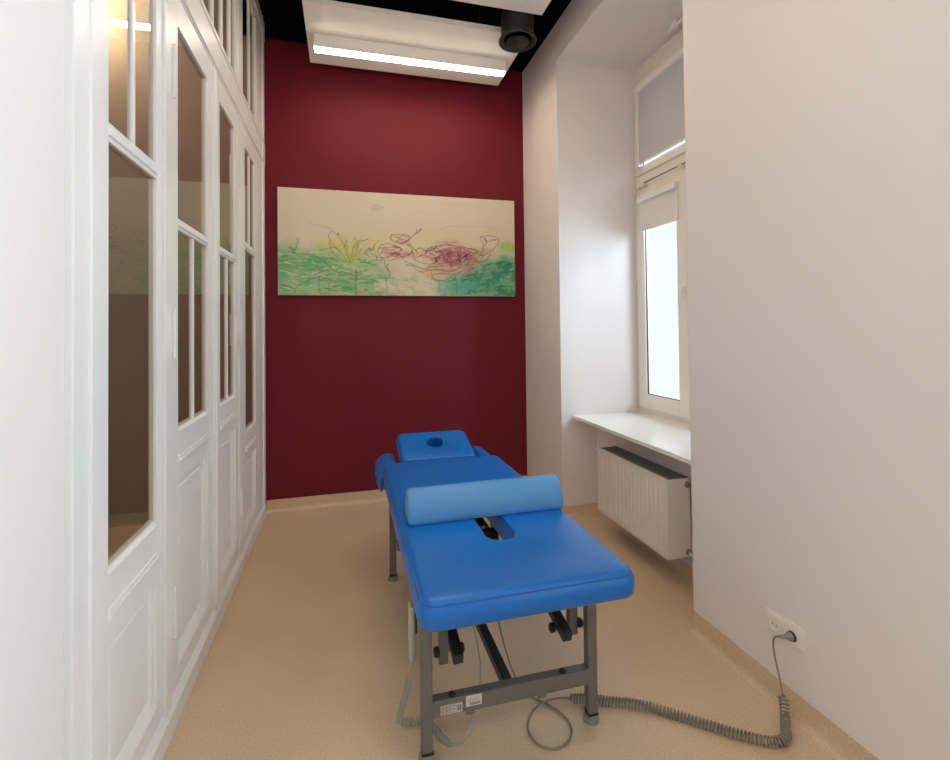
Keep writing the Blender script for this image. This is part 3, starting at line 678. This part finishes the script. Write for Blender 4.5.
    mm = bpy.data.materials.new('painted canvas'); mm.use_nodes = True; n = mm.node_tree.nodes
    a = n.new('ShaderNodeAttribute'); a.attribute_name = 'paint'; mm.node_tree.links.new(a.outputs['Color'], n['Principled BSDF'].inputs['Base Color']); n['Principled BSDF'].inputs['Roughness'].default_value = 0.7
    me.materials.append(mm)
    o = bpy.data.objects.new('canvas', me); COL.objects.link(o); o.parent = r
painting()

# ------------------------------------------------------------------ massage table
TX0, TX1, TY0, TY1, ZT, ZU = 0.209, 0.984, 1.480, 3.12, 0.652, 0.555
tab = thing('massage_table', 'blue padded massage table on a grey steel frame', 'massage table', (0.592, 2.3, 0))
def rrect(cx, cy, hx, hy, r, k=8, seg=10):
    pts = []
    for (sx, sy, a0) in ((1, 1, 0), (-1, 1, 90), (-1, -1, 180), (1, -1, 270)):
        for i in range(k + 1):
            a = math.radians(a0 + 90 * i / k); pts.append((cx + sx * (hx - r) + r * math.cos(a), cy + sy * (hy - r) + r * math.sin(a)))
    out = []
    n = len(pts)
    for i in range(n):
        a, b = pts[i], pts[(i + 1) % n]; d = math.hypot(b[0] - a[0], b[1] - a[1])
        m_ = max(1, int(d / 0.06)); 
        for j in range(m_): out.append((a[0] + (b[0] - a[0]) * j / m_, a[1] + (b[1] - a[1]) * j / m_))
    return out
def ray_rrect(cx, cy, dx, dy, hx, hy, r):
    lo, hi = 0.0, hx + hy
    for _ in range(30):
        mid = (lo + hi) / 2; x, y = abs(dx * mid), abs(dy * mid)
        qx, qy = max(x - (hx - r), 0), max(y - (hy - r), 0); ins = math.hypot(qx, qy) <= r and x <= hx and y <= hy
        if ins: lo = mid
        else: hi = mid
    return (cx + dx * lo, cy + dy * lo)
def cushion(cx, cy, hx, hy, r, zu, zt, hole=None, edge=0.035, tuck=0.02, mtx=None, crown=0.004):
    """upholstered pad: rings from the underside over the rounded edge to the top, optional hole (hcx,hcy,hhx,hhy,hr)"""
    m = MB(); rings = []
    th = zt - zu
    prof = [(tuck + 0.03, 0.0), (tuck, 0.002), (tuck * 0.45, th * 0.10), (tuck * 0.12, th * 0.25), (0.0, th * 0.48), (0.001, th * 0.62), (0.005, th * 0.74), (0.0115, th * 0.815), (0.012, th * 0.835)]
    for i in range(1, 7):
        a = math.radians(15 * i); prof.append((0.012 + edge * 0.8 * (1 - math.cos(a)), th * 0.835 + th * 0.165 * math.sin(a)))
    ring0 = rrect(cx, cy, hx, hy, r)
    N = len(ring0); 
    def off(d):
        rr = max(r - d, 0.008); out = []
        for (x, y) in ring0:
            # move towards centre axis-wise keeping correspondence
            ux, uy = x - cx, y - cy
            qx, qy = abs(ux) - (hx - r), abs(uy) - (hy - r)
            if qx > 0 and qy > 0:
                l = math.hypot(qx, qy); nx, ny = qx / l, qy / l
            elif qx > qy: nx, ny = 1, 0
            else: nx, ny = 0, 1
            out.append((x - math.copysign(nx * d, ux), y - math.copysign(ny * d, uy)))
        return out
    vs = []
    for d, z in prof: vs += [(x, y, zu + z) for x, y in off(min(d, r * 0.98))]
    for d, e in ((edge * 1.5, crown * 0.5), (edge * 2.2, crown)):
        d2 = min(d, r * 0.98) if d > r else d
        # beyond the corner radius scale towards the centre
        s_ = 1 - max(0, d - r * 0.98) / min(hx, hy)
        vs += [(cx + (x - cx) * s_, cy + (y - cy) * s_, zt + e) for x, y in off(min(d, r * 0.98))]
    K = len(vs) // N
    if hole:
        hcx, hcy, hhx, hhy, hr = hole
        def hring(g, z):
            o = []
            for (x, y) in ring0:
                dx, dy = x - hcx, y - hcy
                # stretch directions so long slabs map evenly onto the slot
                dx, dy = dx / hx * hhx, dy / hy * hhy
                l = math.hypot(dx, dy); px, py = ray_rrect(hcx, hcy, dx / l, dy / l, hhx + g, hhy + g, hr + g); o.append((px, py, z))
            return o
        vs += hring(0.012, zt + crown); vs += hring(0.004, zt + crown - 0.003); vs += hring(0.0, zt - 0.012); vs += hring(0.0, zu + 0.003); vs += hring(0.01, zu)
        vs += [(v[0], v[1], zu) for v in hring(0.02, zu)]
        K = len(vs) // N
        fs = [(k * N + j, k * N + (j + 1) % N, (k + 1) * N + (j + 1) % N, (k + 1) * N + j) for k in range(K - 1) for j in range(N)]
        fs += [((K - 1) * N + j, (K - 1) * N + (j + 1) % N, (j + 1) % N, j) for j in range(N)]
    else:
        fs = [(k * N + j, k * N + (j + 1) % N, (k + 1) * N + (j + 1) % N, (k + 1) * N + j) for k in range(K - 1) for j in range(N)]
        fs += [tuple(range(N))[::-1], tuple((K - 1) * N + j for j in range(N))]
    if mtx: vs = [mtx @ Vector(v) for v in vs]
    m.add(vs, fs, True)
    return m, ring0
def seam(ring, d, z, cx, cy, hx, hy, r, mtx=None):
    pts = []
    for (x, y) in ring:
        ux, uy = x - cx, y - cy; qx, qy = abs(ux) - (hx - r), abs(uy) - (hy - r)
        if qx > 0 and qy > 0: l = math.hypot(qx, qy); nx, ny = qx / l, qy / l
        elif qx > qy: nx, ny = 1, 0
        else: nx, ny = 0, 1
        pts.append(Vector((x - math.copysign(nx * d, ux), y - math.copysign(ny * d, uy), z)))
    pts.append(pts[0]); 
    if mtx: pts = [mtx @ p for p in pts]
    return MB().tube(pts, 0.0011, 5)
cx, cy, hx, hy = (TX0 + TX1) / 2, (TY0 + TY1) / 2, (TX1 - TX0) / 2, (TY1 - TY0) / 2
m, rg = cushion(cx, cy, hx, hy, 0.062, ZU, ZT, hole=(0.606, 2.10, 0.060, 0.250, 0.058), edge=0.040, tuck=0.016)
main = obj('main_cushion', m, M_BLUE, tab)
obj('seam', seam(rg, 0.0113, ZU + (ZT - ZU) * 0.825, cx, cy, hx, hy, 0.062), M_SEAM, main)
obj('base_board', MB().box(TX0 + 0.055, TX1 - 0.055, TY0 + 0.055, 1.82, ZU - 0.014, ZU + 0.002, 0.003).box(TX0 + 0.055, TX1 - 0.055, 2.37, TY1 - 0.05, ZU - 0.014, ZU + 0.002, 0.003)
    .box(TX0 + 0.055, 0.535, 1.82, 2.37, ZU - 0.014, ZU + 0.002, 0.003).box(0.677, TX1 - 0.055, 1.82, 2.37, ZU - 0.014, ZU + 0.002, 0.003), M_RUB, tab)
# headrest: tilted pad with the face hole
ang = math.atan2(0.105, 0.37)
hm = Matrix.Translation((0.596, 3.160, 0.642)) @ Matrix.Rotation(ang, 4, 'X')
m, rg = cushion(0, 0.19, 0.258, 0.200, 0.060, -0.075, 0.0, hole=(0.0, 0.222, 0.058, 0.070, 0.057), edge=0.03, tuck=0.018, mtx=hm, crown=0.002)
head = obj('headrest', m, M_BLUE, tab)
obj('seam', seam(rg, 0.0113, -0.075 + 0.075 * 0.825, 0, 0.19, 0.258, 0.200, 0.060, hm), M_SEAM, head)
for x in (0.50, 0.71): obj('headrest_bracket', MB().bar((x, 2.95, 0.535), (x, 3.19, 0.535), 0.025, 0.02).bar((x, 3.15, 0.535), (x, 3.44, 0.612), 0.025, 0.015), M_STEEL, tab)
obj('hole_dark_plate', MB().box(-0.20, 0.20, 0.04, 0.35, -0.092, -0.074, 0.003, hm), M_RUB, tab)  # black plate added under the pad so the face hole looks dark
# arm pads, hanging outward at the head end
for sx, side in ((-1, 'l'), (1, 'r')):
    pc = (0.290, 3.235, 0.650) if sx < 0 else (0.880, 3.285, 0.650)
    # curved pad swept outward and down
    m = MB(); prof = []
    K, NN = 16, 26
    vs = []
    for i in range(K + 1):
        t = i / K; a = math.radians(-12 + 98 * min(1, t / 0.8)); dn = 0.06 * max(0, t - 0.8) / 0.2 if sx < 0 else 0            # arc from level to vertical
        R0 = 0.115; c0 = (pc[0] + sx * 0.0, pc[2] - 0.115)
        px_, pz_ = c0[0] + sx * R0 * math.sin(a), c0[1] + R0 * math.cos(a) - dn
        nx_, nz_ = sx * math.sin(a), math.cos(a)
        ed = min(1, math.sin(PI * min(max(t, 0.0), 1)) ** 0.35 + 0.0) if 0 < t < 1 else 0.12
        hl = (0.20 if sx < 0 else 0.165) * (0.80 + 0.20 * ed); hh = 0.030 * max(ed, 0.12)
        for j in range(NN):
            b = 2 * PI * j / NN; cb, sb = math.cos(b), math.sin(b)
            yy = hl * math.copysign(abs(cb) ** 0.45, cb); hz = hh * math.copysign(abs(sb) ** 0.75, sb)
            vs.append((px_ + nx_ * (hz - 0.030), pc[1] + yy, pz_ + nz_ * (hz - 0.030)))
    fs = [(k * NN + j, k * NN + (j + 1) % NN, (k + 1) * NN + (j + 1) % NN, (k + 1) * NN + j) for k in range(K) for j in range(NN)] + [tuple(range(NN)), tuple(K * NN + j for j in range(NN))]
    m.add(vs, fs, True); obj('arm_pad', m, M_BLUE, tab)
    obj('arm_pad_bracket', MB().bar((pc[0] + sx * 0.01, 3.04, 0.55), (pc[0] + sx * 0.01, 3.35, 0.55), 0.025, 0.02), M_STEEL, tab)
# frame
LX = (0.262, 0.894); LYs = (1.692, 2.945); TW = 0.038
for yl in LYs:
    for xl in LX:
        lg = obj('leg', MB().box(xl - TW / 2, xl + TW / 2, yl - TW / 2, yl + TW / 2, 0.034, 0.530, 0.003), M_STEEL, tab)
        obj('leg_cap', MB().box(xl - TW / 2 - 0.001, xl + TW / 2 + 0.001, yl - TW / 2 - 0.001, yl + TW / 2 + 0.001, 0.028, 0.038, 0.001), M_RUB, lg)
        obj('foot', MB().lathe((xl, yl, 0), (0, 0, 1), [(0, 0), (0.028, 0), (0.030, 0.004), (0.028, 0.0195), (0.018, 0.022), (0.012, 0.030), (0, 0.030)], 24), M_FOOTM, lg)
    zc = 0.178 if yl < 2 else 0.20
    cb = obj('crossbar', MB().box(LX[0] + TW / 2 - 0.001, LX[1] - TW / 2 + 0.001, yl - 0.019, yl + 0.019, zc - 0.029, zc + 0.029, 0.003), M_STEEL, tab)
    if yl < 2:
        for x in (0.352, 0.775): obj('cap_plug', MB().lathe((x, yl - 0.004, zc + 0.028), (0, 0, 1), [(0.013, 0), (0.013, 0.006), (0.009, 0.011), (0, 0.012)], 16), M_RUB, cb)
        for x in (0.416, 0.690): obj('tab', MB().box(x - 0.016, x + 0.016, yl - 0.015, yl + 0.01, zc - 0.043, zc - 0.028, 0.001), M_STEEL, cb)
        st = obj('rating_sticker', MB().box(0.308, 0.386, yl - 0.0206, yl - 0.0188, 0.156, 0.188), M_LABEL, cb)
        st['label'] = 'silver rating sticker'
        ink = MB()
        for k in range(5):
            for j in range(4 - (k % 2)):
                ink.box(0.312 + j * 0.012, 0.312 + j * 0.012 + 0.009, yl - 0.0212, yl - 0.0204, 0.160 + k * 0.0055, 0.1618 + k * 0.0055)
        ink.box(0.368, 0.372, yl - 0.0212, yl - 0.0204, 0.166, 0.181).box(0.376, 0.380, yl - 0.0212, yl - 0.0204, 0.166, 0.181).box(0.368, 0.380, yl - 0.0212, yl - 0.0204, 0.165, 0.168)
        obj('printed_mark', ink, M_INK, st)
        st = obj('rating_sticker', MB().box(0.399, 0.456, yl - 0.0206, yl - 0.0188, 0.168, 0.204), M_LABELW, cb)
        st['label'] = 'white sticker with faint print'
        ink = MB()
        for k in range(2):
            for j in range(5): ink.box(0.412 + j * 0.008, 0.418 + j * 0.008, yl - 0.0212, yl - 0.0204, 0.172 + k * 0.005, 0.1755 + k * 0.005)
        for k in range(3): ink.box(0.404, 0.448, yl - 0.0212, yl - 0.0204, 0.185 + k * 0.005, 0.1856 + k * 0.005)
        obj('printed_mark', ink, M_INK, st)
# long middle beam, lower
obj('centre_beam', MB().box(0.548, 0.585, LYs[0] + 0.018, LYs[1] - 0.018, 0.168, 0.205, 0.003), M_STEELD, tab)
# top rails under the cushion
for x in LX: obj('side_rail', MB().box(x - 0.018, x + 0.018, 1.62, 3.05, 0.498, 0.536, 0.003), M_STEELD, tab)
for y in (1.66, 2.945): obj('end_rail', MB().box(LX[0] - 0.015, LX[1] + 0.015, y - 0.015, y + 0.015, 0.505, 0.535, 0.002), M_STEELD, tab)
# folding brace tubes with round black knobs at the foot end
for xs, xb, zs, zb_, zk in ((0.334, 0.371, 0.285, 0.345, 0.328), (0.848, 0.786, 0.302, 0.350, 0.340)):
    obj('brace_tube', MB().box(xs - 0.0165, xs + 0.0165, 1.735, 1.770, zs, 0.510, 0.002), M_STEEL, tab)
    bt = obj('slanted_brace', MB().bar((xb, 1.660, zb_), (xb, 2.30, 0.485), 0.036, 0.036, 0.002), M_STEELD, tab)
    for s_ in (-1, 1):
        xa = min(xs, xb) - 0.022 if s_ < 0 else max(xs, xb) + 0.026
        obj('knob', MB().lathe((xa - s_ * 0.006, 1.745, zk), (s_, 0, 0), [(0, 0), (0.016, 0), (0.018, 0.004), (0.018, 0.014), (0.013, 0.0195), (0, 0.019)], 18), M_RUB, bt)
for xa, xb, zk in ((0.31, 0.385, 0.328), (0.765, 0.86, 0.340)): obj('pivot_bolt', MB().cyl((xa, 1.745, zk), (xb, 1.745, zk), 0.006, n=10), M_CHROME, tab)
# actuator under the slot
ac = obj('lift_motor', MB().box(0.642, 0.690, 2.30, 2.66, 0.450, 0.502, 0.004), M_STEEL, tab)
obj('motor_head', MB().box(0.640, 0.706, 2.235, 2.31, 0.435, 0.512, 0.008).cyl((0.672, 2.205, 0.478), (0.672, 2.245, 0.478), 0.024, n=18), M_RUB, ac)
obj('motor_clip', MB().box(0.646, 0.662, 2.32, 2.335, 0.500, 0.512, 0.002), M_LAMPB, ac)
obj('push_rod', MB().bar((0.640, 2.60, 0.455), (0.600, 2.91, 0.21), 0.022, 0.022), M_CHROME, ac)

# half-round bolster lying across the table
bl = MB(); K = 28; sec = []
for i in range(K + 1):
    a = PI * i / K; sec.append((math.cos(a), math.sin(a)))
secs = [(-c * 0.092, 0.008 + s_ * 0.122) for c, s_ in sec]
full = secs + [(0.086, 0.0), (-0.086, 0.0)]
vs = []; NB = len(full); xsn = []
for t, sc in [(0, 0.90), (0.004, 0.95), (0.010, 0.985), (0.018, 1.0), (0.700, 1.0), (0.708, 0.985), (0.714, 0.95), (0.718, 0.90)]:
    for y, z in full: vs.append((0.256 + t, 2.165 + y * sc, ZT + 0.0045 + z * (0.5 + 0.5 * sc)))
fs = [(k * NB + j, k * NB + (j + 1) % NB, (k + 1) * NB + (j + 1) % NB, (k + 1) * NB + j) for k in range(7) for j in range(NB)] + [tuple(range(NB)), tuple(7 * NB + j for j in range(NB))]
bl.add(vs, fs, True)
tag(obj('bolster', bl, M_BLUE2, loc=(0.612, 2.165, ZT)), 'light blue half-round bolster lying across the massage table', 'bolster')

# hand control hanging at the left side with its curly cord
hc = thing('hand_control', 'slim light grey hand control hanging at the left of the massage table', 'hand control', (0.222, 1.80, 0.29))
obj('body', MB().box(0.212, 0.233, 1.740, 1.795, 0.312, 0.500, 0.008), M_HAND, hc)
obj('hook', MB().box(0.231, 0.2405, 1.755, 1.78, 0.40, 0.548, 0.002), M_RUB, hc)
c = MB(); P = smooth_path([(0.222, 1.768, 0.314), (0.220, 1.775, 0.27), (0.214, 1.785, 0.235)], 12)
c.tube(P, 0.0035, 6)
P = smooth_path([(0.214, 1.785, 0.238), (0.205, 1.81, 0.16), (0.19, 1.84, 0.08), (0.186, 1.85, 0.03), (0.215, 1.852, 0.016), (0.255, 1.85, 0.014), (0.30, 1.81, 0.014), (0.325, 1.755, 0.014), (0.355, 1.712, 0.014)], 160)
c.tube(coil(P, 0.0110, 0.0125, 0.0023, 10), 0.0023, 5)
P = smooth_path([(0.355, 1.712, 0.014), (0.40, 1.735, 0.006), (0.46, 1.80, 0.02), (0.505, 1.88, 0.08), (0.525, 1.95, 0.13), (0.522, 2.05, 0.22), (0.49, 2.10, 0.28), (0.44, 2.12, 0.33), (0.42, 2.16, 0.48)], 60)
c.tube(P, 0.0032, 6)
obj('curly_cord', c, M_CORDL, hc)

# mains cable
mc = thing('power_cable', 'grey curly mains cable running from the table along the floor to the socket', 'cable', (1.1, 1.7, 0))
c = MB()
P = smooth_path([(0.62, 2.20, 0.50), (0.615, 2.05, 0.40), (0.625, 1.98, 0.22), (0.665, 1.93, 0.06), (0.705, 1.87, 0.006), (0.77, 1.79, 0.006), (0.805, 1.70, 0.006), (0.775, 1.63, 0.006), (0.71, 1.605, 0.006), (0.655, 1.64, 0.006), (0.645, 1.71, 0.006), (0.685, 1.775, 0.010), (0.75, 1.805, 0.015), (0.81, 1.805, 0.016), (0.86, 1.785, 0.018)], 160)
c.tube(P, 0.0040, 6)
P = smooth_path([(0.85, 1.790, 0.0195), (0.93, 1.765, 0.0195), (1.00, 1.730, 0.0195), (1.107, 1.680, 0.0195), (1.20, 1.605, 0.0195), (1.30, 1.520, 0.0195), (1.40, 1.440, 0.0195), (1.465, 1.405, 0.0195), (1.515, 1.412, 0.0195), (1.548, 1.445, 0.020), (1.575, 1.470, 0.03), (1.598, 1.495, 0.055), (1.612, 1.515, 0.080)], 300)
c.tube(coil(P, 0.0145, 0.0125, 0.0036, 12), 0.0036, 5)
P = smooth_path([(1.612, 1.515, 0.078), (1.618, 1.530, 0.12), (1.622, 1.550, 0.17), (1.616, 1.556, 0.23), (1.606, 1.542, 0.275), (1.606, 1.520, 0.297), (1.612, 1.508, 0.302)], 50)
c.tube(P, 0.0036, 6)
obj('cable', c, M_CORD, mc)
obj('plug', MB().lathe((1.6475, 1.497, 0.303), (-1, 0.20, 0.02), [(0, 0), (0.017, 0), (0.0175, 0.010), (0.0165, 0.016), (0.010, 0.024), (0.007, 0.042), (0.0045, 0.050), (0, 0.050)], 20), M_CORD, mc)

# double socket
so = thing('wall_socket', 'white double socket low on the right wall with the grey plug in it', 'socket', (XR, 1.527, 0.312))
pl = MB()
zc = 0.312; ycs = (1.568, 1.489)
pl.box(XR - 0.009, XR, 1.445, 1.609, zc - 0.043, zc + 0.043, 0.003)
pl.box(XR - 0.012, XR - 0.008, 1.453, 1.601, zc - 0.035, zc + 0.035, 0.002)
obj('cover_plate', pl, M_SOCK, so)
for yc in ycs:
    w_ = obj('socket_well', MB().lathe((XR - 0.012, yc, zc - 0.003), (1, 0, 0), [(0.0235, -0.001), (0.0215, -0.002), (0.0195, 0.0), (0.019, 0.002)], 28), M_SOCK, so)
    obj('well_floor', MB().lathe((XR - 0.0125, yc, zc - 0.003), (1, 0, 0), [(0, 0), (0.0195, 0.0)], 28), M_SOCK if yc > 1.53 else M_DARK, w_)
    if yc > 1.53: obj('pin_hole', MB().cyl((XR - 0.0132, yc + 0.0095, zc - 0.003), (XR - 0.0120, yc + 0.0095, zc - 0.003), 0.0028, n=10).cyl((XR - 0.0132, yc - 0.0095, zc - 0.003), (XR - 0.0120, yc - 0.0095, zc - 0.003), 0.0028, n=10), M_DARK, w_)
